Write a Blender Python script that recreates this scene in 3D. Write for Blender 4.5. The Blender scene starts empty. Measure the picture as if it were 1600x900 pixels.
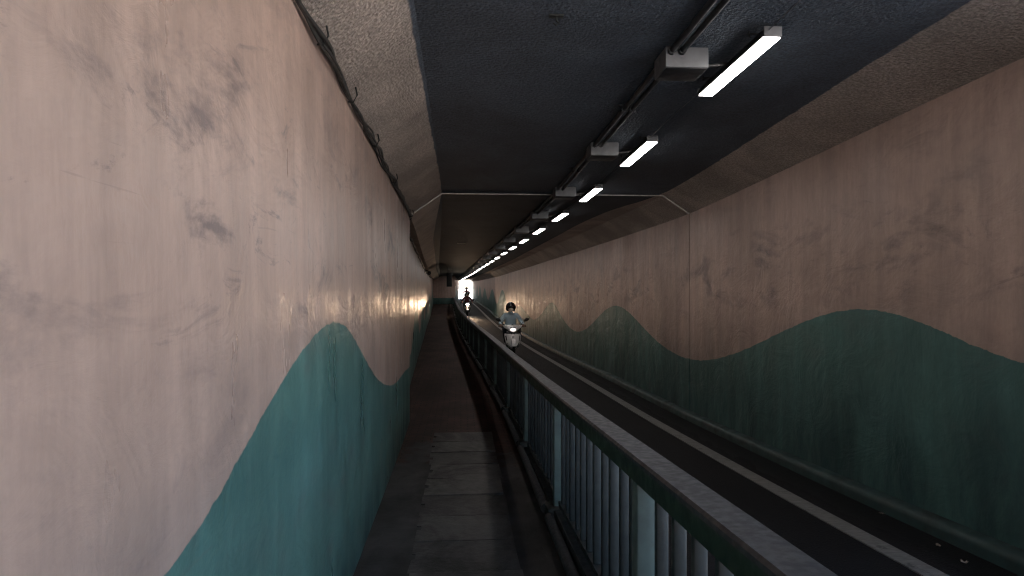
import bpy, bmesh, math, random
import numpy as np
from mathutils import Vector, Matrix, noise as mnoise
random.seed(7)
R = math.radians
S = bpy.context.scene
C = S.collection

# ---------------------------------------------------------------- camera, sky, sun, exposure
ZC = 1.65                        # eye height above the walkway at the camera
FPX = 1100.0                     # focal length in pixels of the 1600 px wide photograph
YAW = math.atan(80 / FPX)
cd = bpy.data.cameras.new('camera'); cd.lens = 36 * FPX / 1600; cd.sensor_width = 36
cd.clip_start = 0.05; cd.clip_end = 5000
cam = bpy.data.objects.new('camera', cd); C.objects.link(cam)
cam.location = (0, 0, ZC); cam.rotation_euler = (R(90), 0, -YAW); S.camera = cam

SUN_EL, SUN_AZ = 52, 292         # degrees; azimuth clockwise from +Y: the sun stands over the left wall
W = bpy.data.worlds.new('World'); S.world = W; W.use_nodes = True
wn = W.node_tree; wn.nodes.clear()
sky = wn.nodes.new('ShaderNodeTexSky'); sky.sky_type = 'NISHITA'; sky.sun_disc = False
sky.sun_elevation = R(SUN_EL); sky.sun_rotation = R(SUN_AZ); sky.dust_density = 3.0; sky.ozone_density = 0.6
bg = wn.nodes.new('ShaderNodeBackground'); bg.inputs[1].default_value = 0.13
wo = wn.nodes.new('ShaderNodeOutputWorld')
wn.links.new(sky.outputs[0], bg.inputs[0]); wn.links.new(bg.outputs[0], wo.inputs[0])
sl = bpy.data.lights.new('sun', 'SUN'); sl.energy = 5.0; sl.angle = R(0.5); sl.color = (1, .95, .88)
so = bpy.data.objects.new('sun', sl); C.objects.link(so)
sd = Vector((math.sin(R(SUN_AZ)) * math.cos(R(SUN_EL)), math.cos(R(SUN_AZ)) * math.cos(R(SUN_EL)), math.sin(R(SUN_EL))))
so.rotation_euler = sd.to_track_quat('Z', 'Y').to_euler(); so.location = (-20, 0, 40)
S.view_settings.view_transform = 'Standard'; S.view_settings.look = 'None'
S.view_settings.gamma = 1; S.view_settings.use_curve_mapping = False
S.view_settings.exposure = 3.68
S.render.engine = 'CYCLES'
S.cycles.use_denoising = True; S.cycles.filter_width = 1.1
S.cycles.max_bounces = 10; S.cycles.diffuse_bounces = 6; S.cycles.glossy_bounces = 4
S.cycles.caustics_reflective = False; S.cycles.caustics_refractive = False
S.cycles.sample_clamp_indirect = 6.0
LED = 1.95                        # radiance of the ceiling light diffusers

# ---------------------------------------------------------------- the course of the tunnel
def table(pts, smooth=2.0, kink=None):
    ys = np.arange(-60, 260.01, .1); p = np.array(pts)
    v = np.interp(ys, p[:, 0], p[:, 1])
    k = np.exp(-.5 * (np.arange(-80, 81) * .1 / smooth) ** 2); k /= k.sum()
    s = np.convolve(np.pad(v, 80, mode='edge'), k, mode='valid')
    if kink is not None: s = np.where(ys < kink, v, s)
    return lambda y: float(np.interp(y, ys, s))
JOINT = 11.3
DX = table([(-60, 0), (11.3, 0), (25, -.47), (40, -.95), (48, -1.13), (61, -1.45), (80, -1.8), (110, -1.95), (260, -2.2)], 1.6, None)
FZ = table([(-60, -1.55), (-4, -1.55), (0, -1.64), (4.5, -1.84), (6.9, -1.95), (11.3, -2.1), (17, -2.13), (25, -2.2), (31, -2.22), (40, -2.17),
            (48, -2.08), (61, -1.8), (75, -1.65), (90, -1.6), (110, -1.7), (260, -1.7)], 1.2)
CZ = table([(-60, 1.75), (0, 1.75), (11.66, 1.40), (13.6, 1.375), (16.5, 1.327), (19.4, 1.287), (25, 1.227), (31, 1.148), (48, 1.0), (61, .98), (80, 1.0), (110, 1.2), (260, 1.2)], 1.0)
def floor(y): return ZC + FZ(y)
WFZ = table([(-60, -1.78), (-4, -1.78), (0, -1.85), (5, -2.0), (8, -2.06), (11.3, -2.13), (17, -2.13), (25, -2.2), (31, -2.22), (40, -2.17), (48, -2.08), (50, -2.03), (56, -1.75), (63, -1.42), (260, -1.42)], 1.0)
def wfloor(y): return ZC + WFZ(y)              # the walkway has its own fall
def ceil(y): return ZC + CZ(y) + .10
ROAD_DROP = .03
XL, XR = -.79, 3.76
def left_x(y, z):
    if y > JOINT + .001: return XL - .17
    t = min(1, max(0, (ceil(y) - .36 - z) / 3.2)); u = min(1, max(0, (JOINT - y) / 7))
    return XL + .05 * t * u
def P(x, y, z): return (x + DX(y), y, z)
def ray(px, py):
    u = (px - 800) / FPX; v = (450 - py) / FPX
    c, s = math.cos(YAW), math.sin(YAW)
    return Vector((u * c + s, c - u * s, v))
def on_wall(px, py, x, off=0.0):                 # pixel -> (Y, Z) on the wall at path-x
    d = ray(px, py); y = 10.0
    for _ in range(60):
        xx = left_x(y, ZC + d.z / d.y * y) if x < 0 else x
        y = .5 * y + .5 * max(.3, (xx + DX(y)) * d.y / d.x if abs(d.x) > 1e-6 else 50)
    return y, ZC + d.z / d.y * y
def YS(a, b):
    out = [a]; y = a
    while y < b - 1e-6:
        st = .2 if y < 30 else (.5 if y < 64 else 1.0)
        y = min(b, y + st); out.append(y)
    return out

# ---------------------------------------------------------------- mesh helpers
def link(o, parent=None):
    C.objects.link(o)
    if parent is not None: o.parent = parent
    return o
def mesh_obj(name, verts, faces, mat, parent=None, attrs=None, smooth=None):
    me = bpy.data.meshes.new(name); me.from_pydata([tuple(v) for v in verts], [], faces)
    bm = bmesh.new(); bm.from_mesh(me); bmesh.ops.recalc_face_normals(bm, faces=bm.faces); bm.to_mesh(me); bm.free()
    if attrs:
        for k, vals in attrs.items():
            a = me.attributes.new(k, 'FLOAT', 'POINT'); a.data.foreach_set('value', vals)
    if smooth is not None:
        me.polygons.foreach_set('use_smooth', [True] * len(me.polygons)); me.set_sharp_from_angle(angle=R(smooth))
    if mat is not None: me.materials.append(mat)
    o = bpy.data.objects.new(name, me)
    return link(o, parent)
def bm_obj(name, bm, mat, parent=None, smooth=None):
    bmesh.ops.recalc_face_normals(bm, faces=bm.faces)
    me = bpy.data.meshes.new(name); bm.to_mesh(me); bm.free()
    if smooth is not None:
        me.polygons.foreach_set('use_smooth', [True] * len(me.polygons)); me.set_sharp_from_angle(angle=R(smooth))
    if mat is not None: me.materials.append(mat)
    return link(bpy.data.objects.new(name, me), parent)
def sweep(name, prof, ys, mat, parent=None, attr=None, attr_name='paint', smooth=None, rel=True, caps=True):
    """prof(y) -> closed loop of (x, z); swept along the tunnel's course."""
    V, F, A = [], [], []; n = None
    for y in ys:
        lp = prof(y); n = len(lp)
        for (x, z) in lp:
            V.append(P(x, y, z) if rel else (x, y, z))
            if attr: A.append(attr(x, y, z))
    for i in range(len(ys) - 1):
        for j in range(n):
            k = (j + 1) % n
            F.append((i * n + j, i * n + k, (i + 1) * n + k, (i + 1) * n + j))
    if caps:
        F.append(tuple(range(n))); F.append(tuple(reversed(range((len(ys) - 1) * n, len(ys) * n))))
    return mesh_obj(name, V, F, mat, parent, {attr_name: A} if attr else None, smooth)
def add_box(bm, c, s, rot=None, bevel=0.0, seg=2):
    g = bmesh.ops.create_cube(bm, size=1); vs = g['verts']
    bmesh.ops.scale(bm, vec=s, verts=vs)
    if bevel > 0:
        es = list({e for v in vs for e in v.link_edges})
        r = bmesh.ops.bevel(bm, geom=es, offset=bevel, segments=seg, affect='EDGES', profile=.5)
        vs = list({v for f in r['faces'] for v in f.verts} | {v for v in vs if v.is_valid})
    m = Matrix.Translation(c) @ (rot.to_4x4() if rot else Matrix.Identity(4))
    bmesh.ops.transform(bm, matrix=m, verts=vs)
    return vs
def box_obj(name, c, s, mat, parent=None, rot=None, bevel=0.0):
    bm = bmesh.new(); add_box(bm, c, s, rot, bevel); return bm_obj(name, bm, mat, parent, 35 if bevel else None)
def tube(bm, pts, r, n=8, cap=True):
    pts = [Vector(p) for p in pts]; rs = r if isinstance(r, (list, tuple)) else [r] * len(pts); rings = []
    up0 = Vector((0, 0, 1))
    for i, p in enumerate(pts):
        t = (pts[min(i + 1, len(pts) - 1)] - pts[max(i - 1, 0)]).normalized()
        up = up0 if abs(t.dot(up0)) < .95 else Vector((1, 0, 0))
        a = t.cross(up).normalized(); b = a.cross(t)
        rings.append([bm.verts.new(p + (a * math.cos(q) + b * math.sin(q)) * rs[i]) for q in [2 * math.pi * k / n for k in range(n)]])
    for i in range(len(rings) - 1):
        for k in range(n):
            bm.faces.new((rings[i][k], rings[i][(k + 1) % n], rings[i + 1][(k + 1) % n], rings[i + 1][k]))
    if cap:
        bm.faces.new(rings[0]); bm.faces.new(list(reversed(rings[-1])))
def tube_obj(name, pts, r, mat, parent=None, n=8):
    bm = bmesh.new(); tube(bm, pts, r, n); return bm_obj(name, bm, mat, parent, 50)
def loft(bm, rings, cap=True):
    rv = [[bm.verts.new(v) for v in ring] for ring in rings]; n = len(rv[0])
    for i in range(len(rv) - 1):
        for k in range(n):
            bm.faces.new((rv[i][k], rv[i][(k + 1) % n], rv[i + 1][(k + 1) % n], rv[i + 1][k]))
    if cap: bm.faces.new(rv[0]); bm.faces.new(list(reversed(rv[-1])))
def empty(name, loc=(0, 0, 0), rz=0.0):
    o = bpy.data.objects.new(name, None); o.location = loc; o.rotation_euler = (0, 0, rz); o.empty_display_size = .1
    return link(o)
def tag(o, label=None, cat=None, group=None, kind=None):
    if label: o['label'] = label
    if cat: o['category'] = cat
    if group: o['group'] = group
    if kind: o['kind'] = kind
    return o
def copy_tree(o, parent=None):
    c = o.copy(); C.objects.link(c); c.parent = parent
    for ch in list(o.children): copy_tree(ch, c)
    return c

# ---------------------------------------------------------------- materials
class NT:
    def __init__(s, name):
        s.m = bpy.data.materials.new(name); s.m.use_nodes = True; s.t = s.m.node_tree
        s.b = s.t.nodes['Principled BSDF']; s.x = None
    def n(s, typ, **kw):
        nd = s.t.nodes.new('ShaderNode' + typ)
        for k, v in kw.items(): setattr(nd, k, v)
        return nd
    def put(s, sock, v):
        if isinstance(v, bpy.types.NodeSocket): s.t.links.new(v, sock)
        elif isinstance(v, (tuple, list)): sock.default_value = (*v, 1) if len(v) == 3 and sock.type == 'RGBA' else v
        else: sock.default_value = v
    def co(s):
        if s.x is None: s.x = s.n('TexCoord').outputs['Object']
        return s.x
    def noise(s, scale=(1, 1, 1), detail=4, rough=.55, dist=0.0, off=(0, 0, 0)):
        mp = s.n('Mapping'); s.put(mp.inputs['Vector'], s.co()); mp.inputs['Scale'].default_value = scale; mp.inputs['Location'].default_value = off
        t = s.n('TexNoise'); s.t.links.new(mp.outputs[0], t.inputs['Vector'])
        t.inputs['Scale'].default_value = 1; t.inputs['Detail'].default_value = detail; t.inputs['Roughness'].default_value = rough; t.inputs['Distortion'].default_value = dist
        return t.outputs['Fac']
    def ramp(s, v, a, b, lo=0.0, hi=1.0):
        r = s.n('MapRange'); r.interpolation_type = 'SMOOTHSTEP'
        s.put(r.inputs['Value'], v); r.inputs['From Min'].default_value = a; r.inputs['From Max'].default_value = b
        r.inputs['To Min'].default_value = lo; r.inputs['To Max'].default_value = hi
        return r.outputs[0]
    def math(s, op, a, b=0.0):
        m = s.n('Math', operation=op); s.put(m.inputs[0], a); s.put(m.inputs[1], b); return m.outputs[0]
    def mix(s, f, a, b, mode='MIX'):
        m = s.n('Mix', data_type='RGBA', blend_type=mode); s.put(m.inputs[0], f); s.put(m.inputs[6], a); s.put(m.inputs[7], b); return m.outputs[2]
    def grey(s, v):
        c = s.n('CombineColor'); [s.put(c.inputs[i], v) for i in range(3)]; return c.outputs[0]
    def attr(s, name): return s.n('Attribute', attribute_name=name).outputs['Fac']
    def sep(s):
        x = s.n('SeparateXYZ'); s.put(x.inputs[0], s.co()); return x.outputs
    def bump(s, h, strength=.3, dist=.01, prev=None):
        b = s.n('Bump'); s.put(b.inputs['Height'], h); b.inputs['Strength'].default_value = strength; b.inputs['Distance'].default_value = dist
        if prev is not None: s.put(b.inputs['Normal'], prev)
        return b.outputs[0]
    def done(s, col=None, rough=None, nrm=None, **kw):
        if col is not None: s.put(s.b.inputs['Base Color'], col)
        if rough is not None: s.put(s.b.inputs['Roughness'], rough)
        if nrm is not None: s.put(s.b.inputs['Normal'], nrm)
        for k, v in kw.items(): s.put(s.b.inputs[k.replace('_', ' ')], v)
        return s.m

BEIGE, TEAL = (.54, .385, .325), (.104, .218, .198)
def wall_material(name, dirt, seed, rough=.42, relief=1.0, soot=.7):
    m = NT(name); o = (seed, seed * 2.3, seed * .7)
    wob = m.noise((7, 7, 7), 5, .65, off=o)
    p = m.math('ADD', m.attr('paint'), m.math('MULTIPLY', m.math('SUBTRACT', wob, .5), .045))
    isb = m.ramp(p, -.004, .004)
    base = m.mix(isb, TEAL, BEIGE)
    tone = m.ramp(m.noise((.8, .8, .8), 5, .6, .6, o), .25, .75, .80, 1.10)
    streak = m.ramp(m.noise((5, 5, .45), 5, .6, 0, o), .3, .75, .86, 1.07)
    fine = m.ramp(m.noise((30, 30, 9), 4, .6, 0, o), .3, .7, .95, 1.04)
    col = m.mix(1.0, base, m.grey(m.math('MULTIPLY', m.math('MULTIPLY', tone, streak), fine)), 'MULTIPLY')
    # scuffs and hand grime: soft diagonal smears, denser in a band at shoulder height
    x, y, z = m.sep()
    zz = m.math('ADD', z, m.math('MULTIPLY', y, .03))
    band = m.math('MULTIPLY', m.ramp(zz, 1.45, 2.0), m.ramp(zz, 2.15, 2.85, 1, 0))
    def diag(sc, ang, off, det=8, rg=.68, ds=.5):
        mp = m.n('Mapping'); m.put(mp.inputs['Vector'], m.co()); mp.inputs['Rotation'].default_value = (R(ang), 0, 0); mp.inputs['Scale'].default_value = sc; mp.inputs['Location'].default_value = off
        t = m.n('TexNoise'); m.t.links.new(mp.outputs[0], t.inputs['Vector']); t.inputs['Scale'].default_value = 1
        t.inputs['Detail'].default_value = det; t.inputs['Roughness'].default_value = rg; t.inputs['Distortion'].default_value = ds; return t.outputs['Fac']
    sm = m.ramp(diag((1, 1.1, 2.6), 32, (seed + 3, 1, 2)), .50, .70)
    sm2 = m.ramp(diag((1, 2.2, 6.5), 50, (seed + 9, 4, 2), 9, .72, .9), .57, .70)
    sc = m.ramp(diag((1, 1.3, 26), -24, (seed, 7, 1), 3, .5, 1.4), .70, .74)
    f = m.math('ADD', m.math('MULTIPLY', sm, m.math('ADD', m.math('MULTIPLY', band, .50), .20)), m.math('MULTIPLY', sm2, m.math('ADD', m.math('MULTIPLY', band, .30), .18)))
    f = m.math('MULTIPLY', m.math('ADD', f, m.math('MULTIPLY', sc, .12)), dirt)
    col = m.mix(m.math('MINIMUM', f, .7), col, (.13, .105, .11))
    # splash dirt near the foot
    h = m.attr('foot')
    foot = m.math('MULTIPLY', m.ramp(h, .0, soot, 1, 0), m.ramp(m.noise((2.2, 2.2, .8), 6, .66, .7, o), .12, .72))
    col = m.mix(m.math('MULTIPLY', foot, .80), col, (.006, .020, .026))
    b = m.bump(m.noise((1.6, 1.6, 2.2), 4, .6, .8, o), .55 * relief, .05)
    b = m.bump(m.noise((4.5, 4.5, 6), 6, .65, 1.0, o), .35 * relief, .02, b)
    b = m.bump(m.noise((20, 20, 3), 5, .65, .8, o), .13, .010, b)
    rg = m.ramp(m.noise((3, 3, 1), 4, off=o), .3, .7, rough - .06, rough + .14)
    return m.done(col, rg, b)
M = {}
M['wall_left'] = wall_material('painted_wall_walkway_side', 1.6, 3.1, .33, .6, .6)
M['wall_right'] = wall_material('painted_wall_road_side', .95, 11.7, .50, .9, 2.2)
m = NT('painted_ceiling')
p = m.math('ADD', m.attr('paint'), m.math('MULTIPLY', m.math('SUBTRACT', m.noise((5, 5, 5), 3), .5), .035))
_, yj, _ = m.sep()
slate = m.mix(m.ramp(yj, JOINT - .01, JOINT + .01), (.066, .084, .112), (.036, .048, .066))       # the bay past the joint has an older, sootier coat
base = m.mix(m.ramp(p, -.008, .008), (.42, .355, .315), slate)
tone = m.ramp(m.noise((1.1, .8, 1), 5, .6, .5), .3, .72, .72, 1.18)
spk = m.ramp(m.noise((44, 44, 44), 3, .6), .35, .68, .74, 1.3)
col = m.mix(1.0, base, m.grey(m.math('MULTIPLY', tone, spk)), 'MULTIPLY')
M['ceiling'] = m.done(col, .72, m.bump(m.noise((40, 40, 40), 3, .6), 1.0, .032))
m = NT('asphalt')
x, y, z = m.sep()
agg = m.ramp(m.noise((120, 120, 120), 2), .35, .7, .7, 1.35); tn = m.ramp(m.noise((.9, .5, 1), 5, .6), .3, .7, .75, 1.2)
col = m.mix(1, (.011, .0105, .012), m.grey(m.math('MULTIPLY', agg, tn)), 'MULTIPLY')
ed = m.math('ADD', m.attr('gutter'), m.math('MULTIPLY', m.math('SUBTRACT', m.noise((2.6, 1.3, 1), 5, .6, .4), .5), .55))
wet = m.ramp(ed, .0, .06)
col = m.mix(m.math('MULTIPLY', wet, .8), col, (.008, .008, .009))
M['asphalt'] = m.done(col, m.math('SUBTRACT', .72, m.math('MULTIPLY', wet, .1)), m.bump(m.noise((60, 60, 60), 4), .8, .01), Specular_IOR_Level=.12)
m = NT('worn_road_paint')
wv = m.ramp(m.noise((6, 55, 1), 3, .6, 1.5), .3, .7, .55, 1.15)
col = m.mix(m.ramp(m.noise((9, 5, 1), 6, .7), .56, .68), m.mix(1, (.20, .19, .185), m.grey(wv), 'MULTIPLY'), (.05, .047, .047))
M['line'] = m.done(col, .6, m.bump(m.noise((6, 55, 1), 3, .6, 1.5), .5, .006))
m = NT('walkway_pavers')
br = m.n('TexBrick'); mp = m.n('Mapping'); m.put(mp.inputs[0], m.co()); m.t.links.new(mp.outputs[0], br.inputs['Vector'])
br.inputs['Scale'].default_value = 1; br.inputs['Brick Width'].default_value = .21; br.inputs['Row Height'].default_value = .105; br.inputs['Mortar Size'].default_value = .007
br.inputs['Color1'].default_value = (.085, .043, .034, 1); br.inputs['Color2'].default_value = (.060, .035, .030, 1); br.inputs['Mortar'].default_value = (.018, .016, .016, 1)
x, y, z = m.sep()
wear = m.math('ADD', y, m.math('MULTIPLY', m.math('SUBTRACT', m.noise((1.6, 1.1, 1), 5, .6, .4), .5), 5))
scr = m.ramp(wear, 8.6, 9.0, 1, 0)                                # a cement screed covers the pavers at the near end
cem = m.mix(m.noise((3, 3, 3), 7, .65), (.026, .025, .026), (.115, .108, .105))
col = m.mix(scr, br.outputs['Color'], cem)
dk = m.ramp(m.noise((1.4, .7, 1), 5, .65, .5), .34, .72, .5, 1.2)
col = m.mix(1, col, m.grey(dk), 'MULTIPLY')
bb = m.bump(m.math('MULTIPLY', br.outputs['Fac'], -1), .5, .006); bb = m.bump(m.noise((25, 25, 25), 5), .4, .008, bb)
M['paver'] = m.done(col, .75, bb, Specular_IOR_Level=.2)
m = NT('cement_slab')
oi = m.n('ObjectInfo').outputs['Random']
col = m.mix(m.noise((7, 4, 7), 7, .66, .4), (.034, .031, .030), (.150, .138, .130))
col = m.mix(1, col, m.grey(m.ramp(oi, 0, 1, .8, 1.2)), 'MULTIPLY')
col = m.mix(1, col, m.grey(m.ramp(m.noise((1.8, 1.1, 1), 6, .7, .8), .32, .62, .35, 1.1)), 'MULTIPLY')
M['slab'] = m.done(col, .66, m.bump(m.noise((11, 11, 11), 7, .65), .8, .02), Specular_IOR_Level=.3)
def painted(name, c, rough=.45, wear=.25, wc=None, metal=0, sc=6):
    m = NT(name)
    t = m.ramp(m.noise((sc, sc, sc), 6, .62, .3), .35, .72)
    col = m.mix(m.math('MULTIPLY', t, wear), c, wc or tuple(v * .35 for v in c))
    return m.done(col, m.ramp(m.noise((sc * 2,) * 3, 3), .3, .7, rough - .07, rough + .1), m.bump(m.noise((sc * 9,) * 3, 3), .12, .003), Metallic=metal)
M['rail_top'] = painted('worn_rail_paint', (.042, .045, .052), .55, .8, (.018, .019, .022), sc=14)
M['rail_green'] = painted('green_rail_paint', (.012, .034, .017), .5, .4)
M['post'] = painted('grey_green_post_paint', (.105, .145, .138), .5, .5, (.05, .06, .058), sc=7)
M['bar'] = painted('grey_baluster_paint', (.027, .032, .033), .55, .6, (.014, .014, .015), sc=12)
M['iron'] = painted('dark_iron', (.022, .024, .024), .55, .4)
M['kerb'] = painted('teal_kerb_paint', (.017, .048, .048), .6, .8, (.014, .018, .018), sc=3)
M['box'] = painted('grey_junction_box', (.16, .162, .17), .5, .4, (.09, .09, .095), sc=9)
M['conduit'] = painted('dark_conduit', (.030, .030, .032), .45, .3)
M['cable'] = painted('black_cable', (.035, .033, .032), .5, .3)
M['housing'] = painted('light_housing', (.020, .020, .022), .5, .2)
M['strip'] = painted('joint_strip_paint', (.60, .57, .55), .55, .5, (.13, .12, .12), sc=14)
M['filler'] = painted('joint_filler', (.016, .015, .015), .7, .2)
M['concrete'] = painted('concrete', (.40, .385, .36), .8, .4, (.24, .23, .21), sc=2)
M['ground'] = painted('pale_ground', (.34, .32, .29), .85, .4, (.2, .19, .17), sc=.6)
M['black'] = painted('black_plastic', (.014, .014, .015), .42, .2)
M['scrap'] = painted('litter_scrap', (.20, .16, .13), .7, .3)
m = NT('led_diffuser'); m.b.inputs['Base Color'].default_value = (.8, .8, .8, 1)
m.b.inputs['Emission Color'].default_value = (1, .955, .92, 1); m.b.inputs['Emission Strength'].default_value = LED; M['led'] = m.m

# ---------------------------------------------------------------- ground and road
mesh_obj('ground', [(-3000, -3000, -2.2), (3000, -3000, -2.2), (3000, 3000, -2.2), (-3000, 3000, -2.2)], [(0, 1, 2, 3)], M['ground'])['kind'] = 'structure'
Y0, Y1 = -7.0, 110.0
WX = .70                                                        # walkway / road border
rd = sweep('road', lambda y: [(WX + .15, floor(y) - ROAD_DROP), (2.7, floor(y) - ROAD_DROP), (XR + .1, floor(y) - ROAD_DROP - .015), (XR + .1, floor(y) - .6), (WX + .15, floor(y) - .6)],
           YS(1.0, Y1 + 6), M['asphalt'], attr=lambda x, y, z: x - 3.27, attr_name='gutter'); rd['kind'] = 'structure'
sweep('ramp', lambda y: [(WX + .15, floor(y) - ROAD_DROP), (XR + .1, floor(y) - ROAD_DROP), (XR + .1, floor(y) - .6), (WX + .15, floor(y) - .6)], YS(Y0, .995), M['concrete'])['kind'] = 'structure'  # unseen; pale concrete put in place of asphalt to bounce daylight inward
LX = 2.98
sweep('road_line', lambda y: [(LX, floor(y) - ROAD_DROP + .006), (LX + .17, floor(y) - ROAD_DROP + .004), (LX + .17, floor(y) - ROAD_DROP - .02), (LX, floor(y) - ROAD_DROP - .02)], YS(1.0, Y1), M['line'], rd)
END = 63.0
wk = sweep('walkway', lambda y: [(XL - .3, wfloor(y)), (WX + .1, wfloor(y)), (WX + .1, wfloor(y) - .5), (XL - .3, wfloor(y) - .5)], YS(Y0, END + .2), M['paver']); wk['kind'] = 'structure'
# concrete cover slabs over the drain, each with a lifting notch in its left edge
y = 2.3; k = 0
while y < 9.6:
    L = .66; g = .010; x0, x1 = -.36 + random.uniform(-.015, .015), .44 + random.uniform(-.02, .02)
    ya, yb = y + g, y + L - g; ym = y + L * .5; nw, nd = .055, .035
    loop = [(x0, ya), (x1, ya), (x1, yb), (x0, yb), (x0, ym + nw), (x0 + nd, ym + nw), (x0 + nd, ym - nw), (x0, ym - nw)]
    h = random.uniform(.006, .018); tx = random.uniform(-.006, .006); loop = [(a + random.uniform(-.008, .008), b + random.uniform(-.006, .006)) for a, b in loop]
    V = [P(a, b, wfloor(b) + h + tx * (1 if a > 0 else -1)) for a, b in loop] + [P(a, b, wfloor(b) - .03) for a, b in loop]
    n = len(loop); F = [tuple(range(n)), tuple(range(2 * n - 1, n - 1, -1))] + [(i, (i + 1) % n, n + (i + 1) % n, n + i) for i in range(n)]
    mesh_obj('paving_slab', V, F, M['slab'], wk); y += L; k += 1
# forecourts in front of both mouths of the tunnel, with an added bounce sheet
def court(y0, y1, x0, x1, zt):
    o = mesh_obj('forecourt', [(x0, y0, zt), (x1, y0, zt), (x1, y1, zt), (x0, y1, zt), (x0, y0, -2.3), (x1, y0, -2.3), (x1, y1, -2.3), (x0, y1, -2.3)],
                 [(0, 1, 2, 3), (4, 5, 6, 7), (0, 1, 5, 4), (1, 2, 6, 5), (2, 3, 7, 6), (3, 0, 4, 7)], M['concrete']); o['kind'] = 'structure'
court(-40, Y0 - .01, -14, 40, floor(Y0) - ROAD_DROP)
court(Y0 - .005, 3.0, XR + .11, 40, floor(1.0) - ROAD_DROP)  # unseen pale sheet added to bounce sunlight onto left wall and ceiling
court(Y1 + 6.01, 320, -60, 60, floor(Y1 + 6) - ROAD_DROP - .01)

# ---------------------------------------------------------------- painted wave on the walls
LW = [(275, 900), (340, 780), (400, 665), (450, 580), (480, 535), (500, 512), (515, 502), (527, 499), (540, 505), (555, 530), (570, 560), (582, 583), (595, 598), (607, 604), (620, 598), (632, 580), (642, 553)]
RW = [(1600, 583), (1540, 553), (1480, 520), (1430, 495), (1390, 480), (1355, 475), (1320, 479), (1280, 491), (1240, 508), (1190, 535), (1150, 553), (1115, 563), (1086, 565), (1060, 557), (1040, 545), (1020, 528), (1000, 506), (980, 484), (965, 475), (950, 479), (935, 495), (920, 512), (905, 520), (893, 516), (880, 500), (870, 480), (862, 469), (853, 480), (843, 495), (833, 501), (822, 488), (813, 477)]
def wave(pix, x, lo, hi, period, seed, sig, floor=floor):
    pts = sorted(on_wall(px, py, x(px, py) if callable(x) else x) for px, py in pix)
    ys = [p[0] for p in pts]; hs = [p[1] - floor(p[0]) for p in pts]
    rnd = random.Random(seed); y = ys[-1]; up = hs[-1] < (lo + hi) / 2
    ext = []
    while y < 125:
        y += period * rnd.uniform(.42, .6); ext.append((y, (hi if up else lo) + rnd.uniform(-.15, .15))); up = not up
    ey = [ys[-1]] + [e[0] for e in ext]; eh = [hs[-1]] + [e[1] for e in ext]
    gy = np.arange(ys[0] - 4, ys[-1] + 2, .05); gv = np.interp(gy, ys, hs)
    kk = np.exp(-.5 * (np.arange(-60, 61) * .05 / sig) ** 2); kk /= kk.sum(); gv = np.convolve(np.pad(gv, 60, mode='edge'), kk, mode='valid')
    def f(y):
        if y <= ys[-1]: return float(np.interp(y, gy, gv))
        i = max(0, min(len(ey) - 2, int(np.searchsorted(ey, y)) - 1)); t = min(1, max(0, (y - ey[i]) / (ey[i + 1] - ey[i])))
        return eh[i] + (eh[i + 1] - eh[i]) * (.5 - .5 * math.cos(math.pi * t))
    return f
waveL = wave(LW, XL, .6, 1.75, 9.0, 3, .25, wfloor)
waveR = wave(RW, XR, .75, 1.85, 9.5, 5, .5)

def wall_sweep(name, xin, xout, ztop, ys, mat, wv, parent, floor=floor):
    nz = 7
    def prof(y):
        lo, hi = floor(y) - .4, ztop(y)
        return [(xin(y, lo + (hi - lo) * i / nz), lo + (hi - lo) * i / nz) for i in range(nz + 1)] + [(xout, hi), (xout, lo)]
    o = sweep(name, prof, ys, mat, parent, lambda x, y, z: (z - floor(y)) - wv(y))
    me = o.data; a = me.attributes.new('foot', 'FLOAT', 'POINT')
    a.data.foreach_set('value', [v.co.z - floor(v.co.y) for v in me.vertices]); return o
topL = lambda y: ceil(y) - .36
HR = table([(-60, .17), (4.5, .17), (11.3, .30), (260, .30)], .5)      # the right haunch is shallower and wider near the mouth
HX = table([(-60, 3.05), (4.5, 3.05), (11.3, 3.32), (260, 3.32)], .5)
topR = lambda y: ceil(y) - HR(y)
wl = tag(empty('tunnel_wall', (XL, 0, 0)), 'long beige wall with smudges and teal wave running beside the walkway', 'wall', kind='thing'); wl.location = (0, 0, 0)
wall_sweep('wall_section', left_x, XL - .6, topL, YS(-6.9, JOINT), M['wall_left'], waveL, wl, wfloor)
wall_sweep('wall_section', lambda y, z: XL - .17, XL - .6, topL, YS(JOINT + .004, END + .3), M['wall_left'], waveL, wl, wfloor)
wr = tag(empty('tunnel_wall'), 'long beige and teal wave wall rising from the kerb beside the road', 'wall', kind='thing')
RIGHT_START = 3.4  # invented side opening ends here; it lets daylight onto the left wall
wall_sweep('wall_section', lambda y, z: XR, XR + .5, topR, YS(RIGHT_START, JOINT - .02), M['wall_right'], waveR, wr)
wall_sweep('wall_section', lambda y, z: XR, XR + .5, topR, YS(JOINT + .02, Y1), M['wall_right'], waveR, wr)
wall_sweep('wall_section', lambda y, z: XR, XR + .5, topR, YS(-6.9, -.2), M['wall_right'], waveR, wr)    # unseen section added behind the opening to shape daylight on the left wall
sweep('joint_filler', lambda y: [(XR + .09, floor(y) - .3), (XR + .45, floor(y) - .3), (XR + .45, topR(y)), (XR + .09, topR(y))], [JOINT - .03, JOINT + .03], M['filler'], wr)
kb = sweep('kerb', lambda y: [(XR + .05, floor(y) - .3), (XR - .13, floor(y) - .3), (XR - .125, floor(y) + .02), (XR - .11, floor(y) + .055), (XR - .085, floor(y) + .072), (XR - .04, floor(y) + .082), (XR + .05, floor(y) + .085)],
           YS(RIGHT_START, Y1), M['kerb'], smooth=60); tag(kb, 'low teal painted kerb along the foot of the road side wall', 'kerb', kind='thing')
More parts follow.
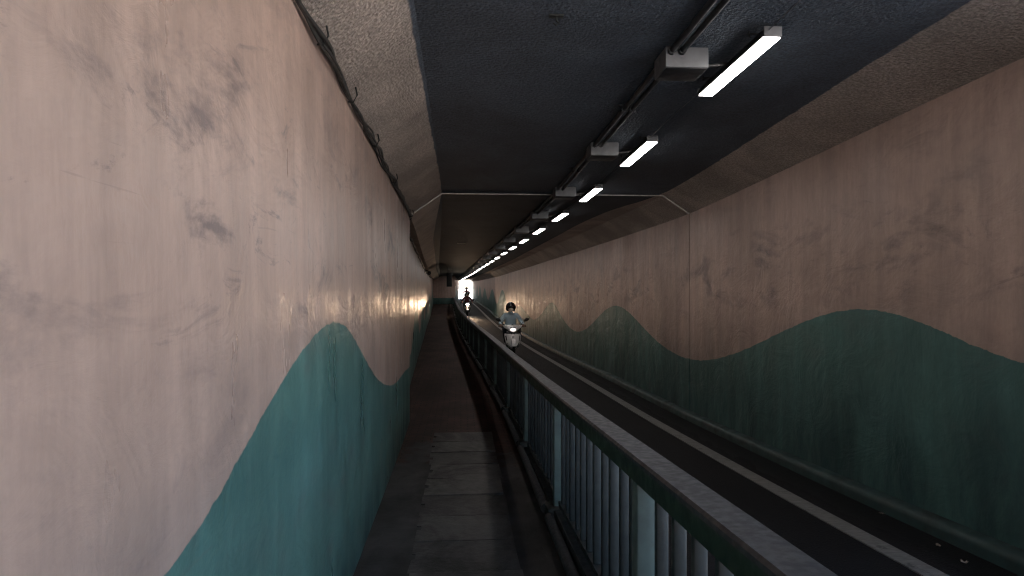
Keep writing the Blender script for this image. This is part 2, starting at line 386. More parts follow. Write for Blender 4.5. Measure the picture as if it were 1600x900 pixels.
rw_ = box_obj('sun_blocker_wall', (XL - .55, -2.2, 3.0), (1.1, 9.6, 7.2), M['concrete']); rw_.location = (-.012 - .0, 0, 0)  # unseen block added to keep direct sun off the railing
tag(rw_, 'tall unseen concrete wall added outside the tunnel mouth to block the sun', 'wall', kind='thing')
# walkway end wall and the lane wall behind it
ew = wall_sweep('end_wall', lambda y, z: XL - .3, 1.0, lambda y: ceil(y) + .02, [END, END + .35], M['wall_left'], lambda y: .55, None, wfloor)
tag(ew, 'far cross wall with green base closing off the walkway', 'wall', kind='thing')
lw = wall_sweep('lane_wall', lambda y, z: .98 + (y - END) / (Y1 - END) * .67, .3, lambda y: ceil(y) + .02, YS(END + .352, Y1), M['wall_right'], waveR, None)
tag(lw, 'far wall on the railing side of the lane next to the bright exit', 'wall', kind='thing')

# ---------------------------------------------------------------- ceiling
ROOF0 = -6.5  # roof carried on unseen behind the camera to dim the left wall top
EL = table([(-60, -.33), (6, -.31), (11.3, -.28), (13, -.36), (18, -.47), (26, -.44), (110, -.4), (260, -.4)], .6)
ER = table([(-60, 3.06), (4.5, 3.06), (10, 3.27), (11.3, 3.28), (12.2, 3.1), (13.2, 2.9), (15.7, 2.8), (20, 2.85), (30, 2.95), (110, 3.0), (260, 3)], .5)
def ceil_prof(y):
    c = ceil(y); pts = []
    a = [(XL - .62, c - .36), (XL - .2, c - .36), (XL, c - .36)]
    for i in range(1, 5): a.append((XL + (.51) * i / 5, c - .36 + .36 * i / 5))
    a += [(-.28, c)]
    hx, hr = HX(y), HR(y)
    for i in range(1, 15): a.append((-.28 + (hx + .28) * i / 15, c))
    a += [(hx, c)]
    for i in range(1, 5): a.append((hx + (XR - hx) * i / 5, c - hr * i / 5))
    a += [(XR, c - hr), (XR + .52, c - hr)]
    return a + [(XR + .52, c + .6), (XL - .62, c + .6)]
ce = sweep('ceiling', lambda y: [(x, z + (.001 if False else 0)) for x, z in ceil_prof(y)], YS(ROOF0, Y1 + .01), M['ceiling'], attr=lambda x, y, z: min(x - EL(y), ER(y) - x)); ce['kind'] = 'structure'
def strip(p0, p1, name='joint_strip', w=.05, t=.016):
    (xa, za), (xb, zb) = p0, p1; d = Vector((xb - xa, 0, zb - za)); nrm = Vector((d.z, 0, -d.x)).normalized() * t
    if nrm.z > 0: nrm = -nrm
    V = []
    for y in (JOINT - w / 2, JOINT + w / 2):
        for q in (Vector((xa, 0, za)), Vector((xb, 0, zb))):
            V += [Vector((DX(JOINT), y, 0)) + q - nrm * .6, Vector((DX(JOINT), y, 0)) + q + nrm]
    mesh_obj(name, V, [(0, 1, 3, 2), (4, 5, 7, 6), (0, 1, 5, 4), (2, 3, 7, 6), (0, 2, 6, 4), (1, 3, 7, 5)], M['strip'], ce)
cj = ceil(JOINT)
strip((XL + .004, cj - .357), (-.283, cj - .002)); xj, hj = HX(JOINT), HR(JOINT)
strip((-.279, cj), (xj - .002, cj), w=.035); strip((xj + .002, cj - .002), (XR - .004, cj - hj + .003))

# ---------------------------------------------------------------- railing
RX, RH = .86, 1.01
railing = tag(empty('railing', P(RX, 3.2, floor(3.2))), 'long grey green steel railing with flat top dividing walkway from road', 'railing'); railing.location = (0, 0, 0)
sweep('top_rail', lambda y: [(RX - .072, floor(y) + RH - .012), (RX - .062, floor(y) + RH), (RX + .062, floor(y) + RH), (RX + .072, floor(y) + RH - .012), (RX + .072, floor(y) + RH - .03), (RX - .072, floor(y) + RH - .03)],
      YS(-6, END - .02), M['rail_top'], railing, smooth=30)
sweep('side_band', lambda y: [(RX - .068, floor(y) + RH - .031), (RX + .068, floor(y) + RH - .031), (RX + .068, floor(y) + RH - .115), (RX - .068, floor(y) + RH - .115)], YS(-6, END - .03), M['rail_green'], railing)
PS = 2.85; posts = [3.2 - PS * 3 + PS * i for i in range(24)]; posts = [p for p in posts if p < END]
bmp = bmesh.new(); add_box(bmp, (0, 0, 0), (.125, .11, 1), None, .012); pm = bm_obj('post', bmp, M['post'], railing, 35).data
bpy.data.objects.remove(bpy.data.objects['post'])
bmb = bmesh.new(); add_box(bmb, (0, 0, 0), (.055, .045, 1), None, .012); tb = bm_obj('baluster', bmb, M['bar'], railing, 35); bmesh_bar = tb.data; bpy.data.objects.remove(tb)
bmk = bmesh.new(); add_box(bmk, (0, 0, 0), (.19, .24, .11), None, .02); tk = bm_obj('post_base', bmk, M['iron'], railing, 35); kmesh = tk.data; bpy.data.objects.remove(tk)
def inst(name, me, loc, sz=1.0, parent=None):
    o = bpy.data.objects.new(name, me); o.location = loc; o.scale = (1, 1, sz); return link(o, parent)
def lo_(y): return max(floor(y), wfloor(y))
for i, py in enumerate(posts):
    if py < -3.1: continue
    z0, z1 = wfloor(py) - .02, floor(py) + RH - .10
    inst('post', pm, P(RX, py, (z0 + z1) / 2), z1 - z0, railing)
    inst('post_base', kmesh, P(RX - .03, py, wfloor(py) + .06), 1.6, railing)
    if i + 1 < len(posts):
        a, b = py + .13, posts[i + 1] - .13
        sweep('bottom_rail', lambda y: [(RX + .042 * math.cos(q) - .115, wfloor(y) + .075 + .042 * math.sin(q)) for q in [math.pi * 2 * k / 10 for k in range(10)]], [a, (a + b) / 2, b], M['rail_top'], railing, smooth=50)
        sweep('lower_bar', lambda y: [(RX - .035, lo_(y) + .06), (RX + .035, lo_(y) + .06), (RX + .035, lo_(y) + .10), (RX - .035, lo_(y) + .10)], [a, (a + b) / 2, b], M['iron'], railing)
        for j in range(1, 12):
            yy = py + PS * j / 12; z0, z1 = lo_(yy) + .095, floor(yy) + RH - .112
            inst('baluster', bmesh_bar, P(RX + random.uniform(-.004, .004), yy + random.uniform(-.008, .008), (z0 + z1) / 2), z1 - z0, railing)
sweep('railing_plinth', lambda y: [(RX - .07, wfloor(y) - .1), (RX + .16, wfloor(y) - .1), (RX + .16, lo_(y) + .02), (RX - .07, lo_(y) + .02)], YS(-6, END), M['iron'], railing)

# ---------------------------------------------------------------- ceiling lights, junction boxes, conduits
LXP, LLEN = 2.0, 1.25
def make_light():
    r = empty('ceiling_light')
    bm = bmesh.new(); h = .062
    loft(bm, [[(-.042, y, 0), (.042, y, 0), (.062, y, -h + .012), (.062, y, -h), (-.062, y, -h), (-.062, y, -h + .012)] for y in (-LLEN / 2, LLEN / 2)])
    bm_obj('housing', bm, M['housing'], r)
    bm = bmesh.new(); add_box(bm, (0, 0, -h - .004), (.112, LLEN - .02, .012), None, .003); bm_obj('diffuser', bm, M['led'], r)
    for s in (-1, 1):
        box_obj('end_cap', (0, s * (LLEN / 2 + .006), -.033), (.118, .012, .066), M['box'], r, None, .003)
        bm = bmesh.new(); add_box(bm, (-.03, s * LLEN * .36, .02), (.13, .03, .004)); add_box(bm, (0, s * LLEN * .36, .012), (.03, .03, .028)); tube(bm, [(-.08, s * LLEN * .36, .0), (-.08, s * LLEN * .36, .05)], .006, 6)
        bm_obj('bracket', bm, M['housing'], r)
    return r
def make_box():
    r = empty('junction_box')
    box_obj('casing', (0, .15, -.0725), (.31, .30, .145), M['box'], r, None, .006)
    box_obj('shaded_underside', (0, .15, -.1475), (.29, .28, .006), M['housing'], r, None, .002)  # dark plate puts the shade under the box into its colour
    for dx in (-.115, -.04): tube_obj('conduit_socket', [(dx, -.035, -.035), (dx, .004, -.035)], .027, M['conduit'], r, 12)
    tube_obj('cable', [(.14, .14, -.08), (.2, .13, -.086), (.26, .14, -.075), (.36, .17, -.05)], .011, M['cable'], r)
    return r
light0, box0 = make_light(), make_box()
ys_l = [5.02 + PS * k for k in range(37)]
ordn = 'first second third fourth fifth sixth seventh eighth ninth tenth eleventh twelfth'.split()
def slope(f, y, d=.5): return (f(y + d) - f(y - d)) / (2 * d)
for k, y in enumerate(ys_l):
    o = light0 if k == 0 else copy_tree(light0)
    o.location = P(LXP, y, ceil(y) - .038); o.rotation_euler = (math.atan(slope(ceil, y)), 0, -math.atan(slope(DX, y)))
    q = box0 if k == 0 else copy_tree(box0)
    yb = y - .15; q.location = P(1.595, yb, ceil(yb)); q.rotation_euler = o.rotation_euler
    if y < JOINT: w = ordn[k]; ll = f'lit white batten light, {w} of those before the ceiling joint'; bl = f'grey box on dark conduits, {w} of those before the ceiling joint'
    elif k - 3 < 12: w = ordn[k - 3]; ll = f'lit white batten light, {w} past the ceiling joint'; bl = f'grey box on dark conduits, {w} past the ceiling joint'
    else: ll = 'small lit batten light in the far row near the exit'; bl = 'small grey conduit box in the far row near the exit'
    tag(o, ll, 'ceiling light', 'batten lights along the ceiling'); tag(q, bl, 'junction box', 'junction boxes along the ceiling')
for nm, dx, lab in (('conduit', -.115, 'dark conduit pipe along the ceiling, the one farther from the lights'), ('conduit', -.04, 'dark conduit pipe along the ceiling, the one nearer the lights')):
    x = 1.595 + dx
    c = tag(empty(nm), lab, 'conduit', 'conduits along the ceiling')
    tube_obj('pipe', [P(x, y, ceil(y) - .035) for y in YS(ROOF0, Y1 - 1)], .021, M['conduit'], c, 8)
    for k, y in enumerate(ys_l[:14]):
        yy = y + PS * .5 - .15
        bm = bmesh.new(); add_box(bm, (0, 0, -.03), (.062, .03, .055), None, .006); add_box(bm, (-.03 if dx < -.1 else .03, 0, -.006), (.06, .028, .012))
        b = bm_obj('clamp', bm, M['conduit'], c); b.location = P(x, yy, ceil(yy))
wire = tube_obj('thin_wire', [P(LXP - .03, y, ceil(y) - .05 - .012 * math.sin((y - 5.02) * 2.2) ** 2) for y in np.arange(3, 22, .15)], .0035, M['box'], None, 5)
tag(wire, 'thin pale wire strung between the ceiling lights', 'wire')

# ---------------------------------------------------------------- cables on the walkway wall
rnd = random.Random(4)
for i, (r, lab) in enumerate(((.013, 'thicker black cable along the top of the walkway wall'), (.009, 'thin black cable twisted round the others above the walkway'), (.008, 'slack thin black cable looping along the wall top'), (.010, 'grey black cable hugging the slanted ceiling edge'))):
    pts = []
    for y in np.arange(-.8, 50, .09):
        xx = (XL if y < JOINT else XL - .17) + .035
        a = mnoise.noise((y * .9, i * 7.3, 0)); b = mnoise.noise((y * .8, i * 3.1 + 20, 5))
        tw = 2 * math.pi * y / (1.3 + .2 * i) + i * 1.6
        pts.append(P(xx + .016 * math.cos(tw) + .03 * a, y, topL(y) - .030 + .02 * math.sin(tw) + .055 * b - (.02 if i == 2 else 0) * abs(math.sin(y * 1.1))))
    cb = tube_obj('cable', pts, r, M['cable'] if i < 3 else M['conduit'], None, 6); tag(cb, lab, 'cable')
for k, y in enumerate((3.0, 3.85, 4.9, 6.2, 8.0, 10.9)):
    x0 = XL + .02; z = topL(y)
    hk = tube_obj('cable_hook', [P(x0 + .05, y, z + .035), P(x0 + .062, y - .01, z - .02), P(x0 + .035, y - .01, z - .07), P(x0, y, z - .065)], .006, M['iron'], None, 6)
    tag(hk, 'small dark hook holding the cables to the wall top', 'hook', 'cable hooks')

# ---------------------------------------------------------------- small fittings
yy = 4.4; hk = empty('ceiling_hook', P(.6, yy, ceil(yy)))
box_obj('plate', (0, 0, -.006), (.09, .05, .012), M['iron'], hk, None, .003)
tube_obj('eye', [(.0, 0, -.005), (.0, 0, -.035), (.018, 0, -.05), (0, 0, -.065), (-.018, 0, -.05)], .006, M['iron'], hk, 6)
tag(hk, 'small dark fixing hook alone on the blue grey ceiling', 'hook')
yy = 21.5; cx = .38 ; fr = empty('ceiling_hatch', P(cx, yy, ceil(yy)))
for a, b, s in ((0, -.12, (.26, .02, .012)), (0, .12, (.26, .02, .012)), (-.12, 0, (.02, .22, .012)), (.12, 0, (.02, .22, .012))):
    box_obj('frame_bar', (a, b, -.0065), s, M['strip'], fr)
box_obj('hatch_panel', (0, 0, -.003), (.21, .21, .004), M['housing'], fr)
tag(fr, 'small square hatch with pale frame on the dark ceiling', 'hatch')
yy = 40.0; d = ray(702, 427); bx = d.x / d.y * yy
sg = empty('hanging_box', (bx, yy, ceil(yy)))
zt = ZC + (450 - 427) / FPX * yy; hh = 21 * yy / FPX
box_obj('case', (0, 0, zt - hh / 2 - ceil(yy)), (.30, .22, hh), M['black'], sg, None, .02)
for s in (-1, 1): tube_obj('hanger', [(s * .09, 0, 0), (s * .09, 0, zt - ceil(yy) - .01)], .012, M['black'], sg)
box_obj('ceiling_plate', (0, 0, -.008), (.3, .14, .012), M['black'], sg)
tag(sg, 'tall black box hung from the ceiling over the far walkway', 'hanging box')
yy = 33.0; fx = empty('wall_fixture', P(XL - .17, yy, topL(yy) - .12))
tube_obj('arm', [(0, 0, .05), (.16, 0, .06), (.22, 0, .0)], .02, M['black'], fx)
bm = bmesh.new(); tube(bm, [(.22, .1, -.03), (.22, -.16, -.07)], [.075, .085], 12); bm_obj('head', bm, M['black'], fx, 40)
box_obj('mount_plate', (.008, 0, .05), (.016, .12, .16), M['black'], fx)
tag(fx, 'dark fixture on an arm below the cables at the far wall top', 'wall fixture')
for k, (px, py, lab) in enumerate(((1378, 803, 'tan litter scrap lying in the gutter beside the kerb'), (1466, 853, 'pale flat litter scrap in the wet gutter by the kerb'), (1507, 879, 'small crumpled scrap lying by the teal kerb'), (1113, 671, 'curled pale scrap in the gutter near the wall joint'))):
    d = ray(px, py); y = 8.0
    for _ in range(40): y = .5 * y + .5 * (floor(y) - ROAD_DROP - ZC) / (d.z / d.y)
    bm = bmesh.new(); g = bmesh.ops.create_grid(bm, x_segments=4, y_segments=3, size=.5)
    for v in g['verts']:
        v.co = Vector((v.co.x * .045, v.co.y * .022, .012 + .014 * mnoise.noise(v.co * 3 + Vector((k, 0, 0))) + .004 * (v.co.x * 2) ** 2))
    bmesh.ops.solidify(bm, geom=bm.faces[:], thickness=.002)
    o = bm_obj('litter', bm, M['scrap']); o.location = (d.x / d.y * y, y, floor(y) - ROAD_DROP - .006); o.rotation_euler = (0, 0, k * 1.3); tag(o, lab, 'litter')

# ---------------------------------------------------------------- scooters and riders (built facing -Y)
def plastic(name, c, rough=.3):
    m = NT(name); return m.done(m.mix(m.math('MULTIPLY', m.ramp(m.noise((9, 9, 9), 5, .6), .4, .75), .3), c, tuple(v * .5 for v in c)), rough)
M['white_panel'] = plastic('white_scooter_panel', (.90, .84, .82)); M['dark_panel'] = plastic('dark_scooter_panel', (.022, .022, .025), .35)
M['red_panel'] = plastic('dark_red_scooter_panel', (.10, .03, .028)); M['rubber'] = plastic('tyre_rubber', (.016, .016, .016), .8)
M['rim'] = painted('alloy_rim', (.35, .35, .36), .35, .3, None, 1); M['chrome'] = painted('chrome', (.6, .6, .62), .15, .1, None, 1)
M['shirt'] = painted('blue_shirt', (.50, .62, .70), .85, .3, (.36, .47, .57), sc=5); M['trousers'] = painted('dark_trousers', (.030, .034, .045), .85, .3)
M['skin'] = plastic('skin', (.46, .28, .21), .5); M['shoe'] = painted('pale_shoe', (.35, .33, .32), .6, .3)
M['mask'] = plastic('face_mask', (.80, .68, .55), .8); M['helmet'] = plastic('black_helmet', (.016, .014, .015), .18)
M['visor'] = plastic('visor', (.03, .022, .02), .08); M['red_jacket'] = painted('red_jacket', (.33, .035, .05), .8, .3); M['maroon'] = painted('maroon_jacket', (.12, .03, .03), .8, .3)
def emis(name, c, s):
    m = NT(name); m.b.inputs['Emission Color'].default_value = (*c, 1); m.b.inputs['Emission Strength'].default_value = s; m.b.inputs['Base Color'].default_value = (.8, .8, .8, 1); return m.m
M['lamp_dim'] = emis('headlamp_dim', (1, .93, .85), .11); M['lamp_on'] = emis('headlamp_bright', (1, .78, .55), 40); M['amber'] = plastic('amber_lens', (.5, .2, .05), .2)

def make_scooter(panel, lamp):
    r = empty('motor_scooter')
    for yy in (-.60, .60):
        w = empty('wheel') ; bpy.data.objects.remove(w)
        bm = bmesh.new(); n, k = 24, 8; rg = []
        for i in range(n):
            a = 2 * math.pi * i / n
            rg.append([bm.verts.new((.048 * math.cos(2 * math.pi * j / k), yy + (.195 + .048 * math.sin(2 * math.pi * j / k)) * math.cos(a), .243 + (.195 + .048 * math.sin(2 * math.pi * j / k)) * math.sin(a))) for j in range(k)])
        for i in range(n):
            for j in range(k): bm.faces.new((rg[i][j], rg[i][(j + 1) % k], rg[(i + 1) % n][(j + 1) % k], rg[(i + 1) % n][j]))
        tyre = bm_obj('wheel', bm, M['rubber'], r, 60)
        bm = bmesh.new(); tube(bm, [(-.04, yy, .243), (.04, yy, .243)], .05, 12)
        for q in range(5):
            a = 2 * math.pi * q / 5; tube(bm, [(0, yy, .243), (0, yy + .16 * math.cos(a), .243 + .16 * math.sin(a))], .018, 6)
        bm_obj('rim', bm, M['rim'], tyre, 40)
    # front fender: an arched shell over the wheel
    bm = bmesh.new(); rings = []
    for i in range(9):
        a = R(15 + 150 * i / 8); w = .075
        c = Vector((0, -.60 - .27 * math.cos(a), .243 + .27 * math.sin(a))); c2 = Vector((0, -.60 - .255 * math.cos(a), .243 + .255 * math.sin(a))); dn = Vector((0, -.60 - .20 * math.cos(a), .243 + .20 * math.sin(a)))
        rings.append([Vector((-w, dn.y, dn.z)), Vector((-w * .85, c2.y, c2.z)), c, Vector((w * .85, c2.y, c2.z)), Vector((w, dn.y, dn.z)), Vector((w * .8, c2.y, c2.z)) * 1, Vector((0, c2.y, c2.z - .01)), Vector((-w * .8, c2.y, c2.z))])
    loft(bm, rings); bm_obj('front_fender', bm, panel, r, 40)
    # fork
    bm = bmesh.new()
    for s in (-1, 1): tube(bm, [(s * .07, -.60, .243), (s * .065, -.50, .50), (s * .03, -.40, .75)], .02, 8)
    tube(bm, [(0, -.42, .62), (0, -.34, .96)], .03, 8); bm_obj('fork', bm, M['dark_panel'], r, 40)
    # apron: shield with a keel, wide at the top and drawn to a V at the bottom
    bm = bmesh.new(); rings = []
    for z, hw, yf, kl in ((.67, .25, -.40, .05), (.61, .26, -.45, .07), (.50, .25, -.52, .085), (.40, .225, -.57, .09), (.32, .185, -.595, .085), (.26, .14, -.60, .07), (.20, .075, -.58, .04)):
        rings.append([Vector((-hw, yf + .10, z)), Vector((-hw * .75, yf + .02, z)), Vector((-hw * .3, yf - kl * .7, z)), Vector((0, yf - kl, z)), Vector((hw * .3, yf - kl * .7, z)), Vector((hw * .75, yf + .02, z)), Vector((hw, yf + .10, z)), Vector((hw * .6, yf + .13, z)), Vector((0, yf + .09, z)), Vector((-hw * .6, yf + .13, z))])
    loft(bm, rings); ap = bm_obj('apron', bm, panel, r, 30)
    box_obj('badge', (0, -.545, .575), (.07, .02, .03), M['dark_panel'], ap, None, .006)
    for s in (-1, 1):
        bm = bmesh.new(); V = [(s * .15, -.535, .42), (s * .20, -.49, .40), (s * .13, -.56, .27), (s * .09, -.585, .28)]
        f = [bm.verts.new(v) for v in V] + [bm.verts.new(Vector(v) + Vector((0, -.022, 0))) for v in V]
        for q in ((0, 1, 2, 3), (4, 5, 6, 7), (0, 1, 5, 4), (1, 2, 6, 5), (2, 3, 7, 6), (3, 0, 4, 7)): bm.faces.new([f[i] for i in q])
        bm_obj('turn_signal', bm, M['chrome'], r)
        bm = bmesh.new(); V = [(s * .21, -.46, .62), (s * .235, -.42, .60), (s * .175, -.49, .30), (s * .155, -.51, .31)]
        f = [bm.verts.new(v) for v in V] + [bm.verts.new(Vector(v) + Vector((0, -.03, 0))) for v in V]
        for q in ((0, 1, 2, 3), (4, 5, 6, 7), (0, 1, 5, 4), (1, 2, 6, 5), (2, 3, 7, 6), (3, 0, 4, 7)): bm.faces.new([f[i] for i in q])
        bm_obj('apron_trim', bm, M['dark_panel'], r)
    # inner leg shield, floorboard, seat and tail
    box_obj('leg_shield', (0, -.34, .50), (.40, .06, .42), M['dark_panel'], r, None, .02)
    box_obj('floorboard', (0, -.08, .27), (.40, .56, .07), M['dark_panel'], r, None, .02)
    bm = bmesh.new(); rings = []
    for yy, hw, z0, z1 in ((.12, .13, .26, .68), (.25, .17, .26, .70), (.45, .18, .32, .72), (.68, .15, .45, .74), (.90, .08, .58, .76)):
        rings.append([Vector((hw * math.cos(a) if abs(math.cos(a)) > .01 else 0, yy, (z0 + z1) / 2 + (z1 - z0) / 2 * math.sin(a))) for a in [2 * math.pi * k / 14 for k in range(14)]])
    loft(bm, rings); bm_obj('tail', bm, panel, r, 50)
    bm = bmesh.new(); rings = []
    for yy, hw, z in ((.08, .10, .73), (.18, .15, .755), (.40, .16, .76), (.58, .14, .80), (.80, .10, .82)):
        rings.append([Vector((hw * math.cos(a), yy, z + .045 * math.sin(a))) for a in [2 * math.pi * k / 14 for k in range(14)]])
    loft(bm, rings); bm_obj('seat', bm, M['dark_panel'], r, 60)
    # handlebar cowl with headlamp
    bm = bmesh.new(); rings = []
    for z, hw, yf in ((.945, .30, -.36), (.90, .30, -.45), (.83, .22, -.51), (.76, .13, -.51), (.72, .06, -.47)):
        rings.append([Vector((-hw, yf + .10, z)), Vector((-hw * .6, yf + .02, z)), Vector((0, yf - .03, z)), Vector((hw * .6, yf + .02, z)), Vector((hw, yf + .10, z)), Vector((hw * .5, yf + .16, z)), Vector((0, yf + .18, z)), Vector((-hw * .5, yf + .16, z))])
    loft(bm, rings); cw = bm_obj('handlebar_cowl', bm, panel, r, 30)
    bm = bmesh.new(); g = bmesh.ops.create_uvsphere(bm, u_segments=16, v_segments=10, radius=1)
    for v in g['verts']: v.co = Vector((v.co.x * .095, -.515 + v.co.y * .035, .80 + v.co.z * .055))
    bm_obj('headlight', bm, lamp, r, 60)
    box_obj('cowl_visor', (0, -.505, .868), (.17, .03, .018), M['dark_panel'], cw, None, .005)
    tube_obj('handlebar', [(-.40, -.26, .90), (-.22, -.32, .885), (0, -.33, .88), (.22, -.32, .885), (.40, -.26, .90)], .016, M['dark_panel'], r)
    for s in (-1, 1):
        tube_obj('grip', [(s * .30, -.297, .893), (s * .43, -.25, .902)], .021, M['rubber'], r)
        tube_obj('mirror_stalk', [(s * .25, -.33, .91), (s * .31, -.34, 1.0), (s * .39, -.34, 1.07)], .009, M['black'], r, 6)
        bm = bmesh.new(); g = bmesh.ops.create_uvsphere(bm, u_segments=12, v_segments=8, radius=1); rt = Matrix.Rotation(s * R(-28), 3, 'Y')
        for v in g['verts']: v.co = rt @ Vector((v.co.x * .085, v.co.y * .025, v.co.z * .05)) + Vector((s * .45, -.34, 1.11))
        bm_obj('mirror', bm, M['black'], r, 60)
    return r
def skin_mesh(verts, edges, radii, root=0, sub=2):
    me = bpy.data.meshes.new('tmp'); me.from_pydata(verts, edges, []); o = bpy.data.objects.new('tmp', me); C.objects.link(o)
    o.modifiers.new('s', 'SKIN'); sm = o.modifiers.new('u', 'SUBSURF'); sm.levels = sub; sm.render_levels = sub
    for i, v in enumerate(me.skin_vertices[0].data):
        rr = radii[i]; v.radius = rr if isinstance(rr, tuple) else (rr, rr); v.use_root = (i == root)
    dg = bpy.context.evaluated_depsgraph_get(); out = bpy.data.meshes.new_from_object(o.evaluated_get(dg))
    bpy.data.objects.remove(o); return out
def make_rider(shirt):
    r = empty('person')
    V, E, Rr = [], [], []
    def chain(pts, start=None):
        prev = start
        for p, rad in pts:
            V.append(p); Rr.append(rad); i = len(V) - 1
            if prev is not None: E.append((prev, i))
            prev = i
        return prev
    chain([((0, .30, .86), (.18, .14)), ((0, .28, .98), (.18, .135)), ((0, .25, 1.10), (.19, .135)), ((0, .22, 1.22), (.185, .12)), ((0, .205, 1.30), (.085, .075)), ((0, .19, 1.37), (.058, .058)), ((0, .165, 1.46), (.085, .10))])
    for s in (-1, 1):
        chain([((s * .185, .205, 1.235), .088), ((s * .27, .15, 1.14), .078), ((s * .345, .03, 1.00), .068), ((s * .36, -.12, .96), .055), ((s * .355, -.215, .935), .032), ((s * .360, -.262, .935), (.042, .028))], 3)
        chain([((s * .11, .25, .84), .11), ((s * .20, .04, .83), .095), ((s * .235, -.15, .79), .075), ((s * .225, -.14, .60), .062), ((s * .20, -.09, .42), .045), ((s * .19, -.09, .345), .04), ((s * .19, -.22, .325), .035)], 0)
    me = skin_mesh(V, E, Rr)
    bm = bmesh.new(); bm.from_mesh(me)
    for s in (-1, 1):                                    # fingers curled round the grip, thumb below
        for q, ln in enumerate((.9, 1.0, .95, .78)):
            x = s * (.318 + .027 * q)
            fm = skin_mesh([(x, -.262, .938), (x, -.262 - .038 * ln, .930), (x, -.292 - .030 * ln, .900), (x, -.285, .876)], [(0, 1), (1, 2), (2, 3)], [.012, .0105, .0095, .008], 0, 1); bm.from_mesh(fm)
        fm = skin_mesh([(s * .330, -.250, .925), (s * .300, -.258, .900), (s * .292, -.285, .882)], [(0, 1), (1, 2)], [.013, .011, .009], 0, 1); bm.from_mesh(fm)
    mm = bpy.data.meshes.new('body'); bm.to_mesh(mm); bm.free()
    for k in (shirt, M['trousers'], M['skin'], M['shoe']): mm.materials.append(k)
    for p in mm.polygons:
        c = p.center; p.use_smooth = True
        if c.z < .375: p.material_index = 3
        elif c.y < -.20 and c.z > .85 and abs(c.x) > .25: p.material_index = 2
        elif c.z > 1.335: p.material_index = 2
        elif c.z < .90 and not (abs(c.x) > .28 and c.z > .86): p.material_index = 1
    link(bpy.data.objects.new('body', mm), r)
    # collar
    bm = bmesh.new()
    for s in (-1, 1):
        V = [(s * .01, .105, 1.27), (s * .075, .13, 1.335), (s * .085, .20, 1.35), (s * .06, .11, 1.265)]
        f = [bm.verts.new(v) for v in V] + [bm.verts.new(Vector(v) + Vector((0, -.01, .008))) for v in V]
        for q in ((0, 1, 2, 3), (4, 5, 6, 7), (0, 1, 5, 4), (1, 2, 6, 5), (2, 3, 7, 6), (3, 0, 4, 7)): bm.faces.new([f[i] for i in q])
    bm_obj('collar', bm, shirt, r)
    # helmet: shell open at the face, visor flap raised, mask below the eyes
    bm = bmesh.new(); g = bmesh.ops.create_uvsphere(bm, u_segments=24, v_segments=16, radius=1)
    for v in g['verts']:
        v.co = Vector((v.co.x * .142, .17 + v.co.y * .165, 1.485 + v.co.z * .155))
    dead = [f for f in bm.faces if f.calc_center_median().y < .115 and abs(f.calc_center_median().x) < .098 and 1.36 < f.calc_center_median().z < 1.525]
    bmesh.ops.delete(bm, geom=dead, context='FACES'); bmesh.ops.delete(bm, geom=[f for f in bm.faces if f.calc_center_median().z < 1.375], context='FACES')
    bmesh.ops.solidify(bm, geom=bm.faces[:], thickness=-.022)
    he = bm_obj('helmet', bm, M['helmet'], r, 50)
    box_obj('helmet_stripe', (0, .0225, 1.545), (.022, .022, .055), M['mask'], he, Matrix.Rotation(R(-25), 3, 'X'), .004)
    bm = bmesh.new(); rings = []
    for z, k in ((1.525, 1.0), (1.495, 1.02), (1.475, 1.0)):
        rings.append([Vector((.135 * k * math.sin(a), .17 - .172 * k * math.cos(a), z)) for a in [R(-58 + 116 * i / 10) for i in range(11)]] + [Vector((.128 * k * math.sin(a), .17 - .163 * k * math.cos(a), z)) for a in [R(58 - 116 * i / 10) for i in range(11)]])
    loft(bm, rings); bm_obj('visor', bm, M['visor'], he, 40)
    bm = bmesh.new(); g = bmesh.ops.create_uvsphere(bm, u_segments=16, v_segments=10, radius=1)
    for v in g['verts']: v.co = Vector((v.co.x * .085, .075 + v.co.y * (.075 if v.co.y < 0 else .03), 1.412 + v.co.z * .066))
    bm_obj('face_mask', bm, M['mask'], r, 60)
    bm = bmesh.new()                                      # nose bridge, brow and eyes show above the mask
    for s in (-1, 1):
        g = bmesh.ops.create_uvsphere(bm, u_segments=8, v_segments=6, radius=.013)
        for v in g['verts']: v.co += Vector((s * .034, .068, 1.470))
    bm_obj('eyes', bm, M['dark_panel'], r)
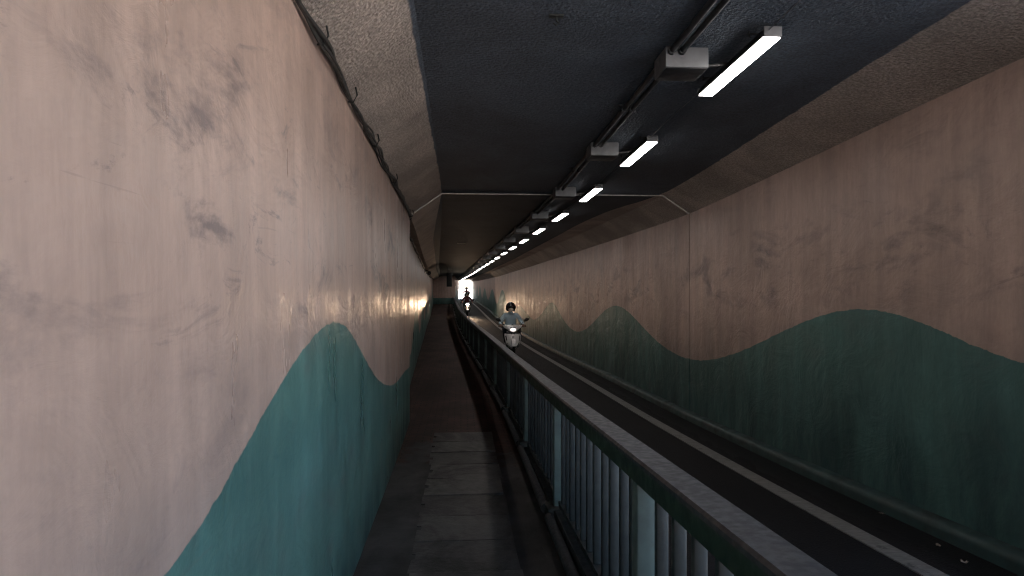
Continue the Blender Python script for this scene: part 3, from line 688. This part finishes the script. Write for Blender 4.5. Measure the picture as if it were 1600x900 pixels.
    bm = bmesh.new(); g = bmesh.ops.create_uvsphere(bm, u_segments=8, v_segments=6, radius=1)
    for v in g['verts']: v.co = Vector((v.co.x * .013, .058 + v.co.y * .02, 1.452 + v.co.z * .03))
    bm_obj('nose', bm, M['skin'], r, 60)
    return r
def place(root, px, y, py=None):
    d = ray(px, 500); x = d.x / d.y * y
    root.location = (x, y, floor(y) - ROAD_DROP + .001); root.rotation_euler = (math.atan(slope(floor, y)), 0, -math.atan(slope(DX, y))); root.scale = (1.05,) * 3; return root
s1, p1 = make_scooter(M['white_panel'], M['lamp_dim']), make_rider(M['shirt'])
place(s1, 799, 23.6); place(p1, 799, 23.6)
tag(s1, 'white fronted motor scooter ridden by the person in blue shirt', 'scooter'); tag(p1, 'person in light blue shirt, dark helmet and face mask riding white scooter', 'person')
def recolour(root, mp):
    for o in [root] + list(root.children_recursive):
        if o.type == 'MESH':
            for sl_ in o.material_slots:
                if sl_.material in mp: nm = mp[sl_.material]; sl_.link = 'OBJECT'; sl_.material = nm
for y, px, pan, lamp, jk, ls, lp in ((52, 730, M['dark_panel'], M['lamp_on'], M['maroon'], 'dark motor scooter with its headlamp shining brightly in the lane', 'person in dark clothes riding the scooter with the bright headlamp'),
                                     (85, 729, M['red_panel'], M['lamp_dim'], M['red_jacket'], 'dark red motor scooter silhouetted against the bright tunnel exit', 'person in red jacket riding in front of the bright tunnel exit')):
    s = copy_tree(s1); recolour(s, {M['white_panel']: pan, M['lamp_dim']: lamp}); place(s, px, y)
    p = copy_tree(p1); recolour(p, {M['shirt']: jk}); place(p, px, y)
    tag(s, ls, 'scooter'); tag(p, lp, 'person')
    if y == 52:                                           # the beam of the lit headlamp
        l = bpy.data.lights.new('headlamp_beam', 'SPOT'); l.energy = 60; l.color = (1, .66, .42); l.spot_size = R(38); l.spot_blend = .9; l.shadow_soft_size = .06
        lo = bpy.data.objects.new('headlamp_beam', l); C.objects.link(lo); lo.parent = s; lo.location = (0, -.62, .80); lo.rotation_euler = (R(86), 0, R(180))
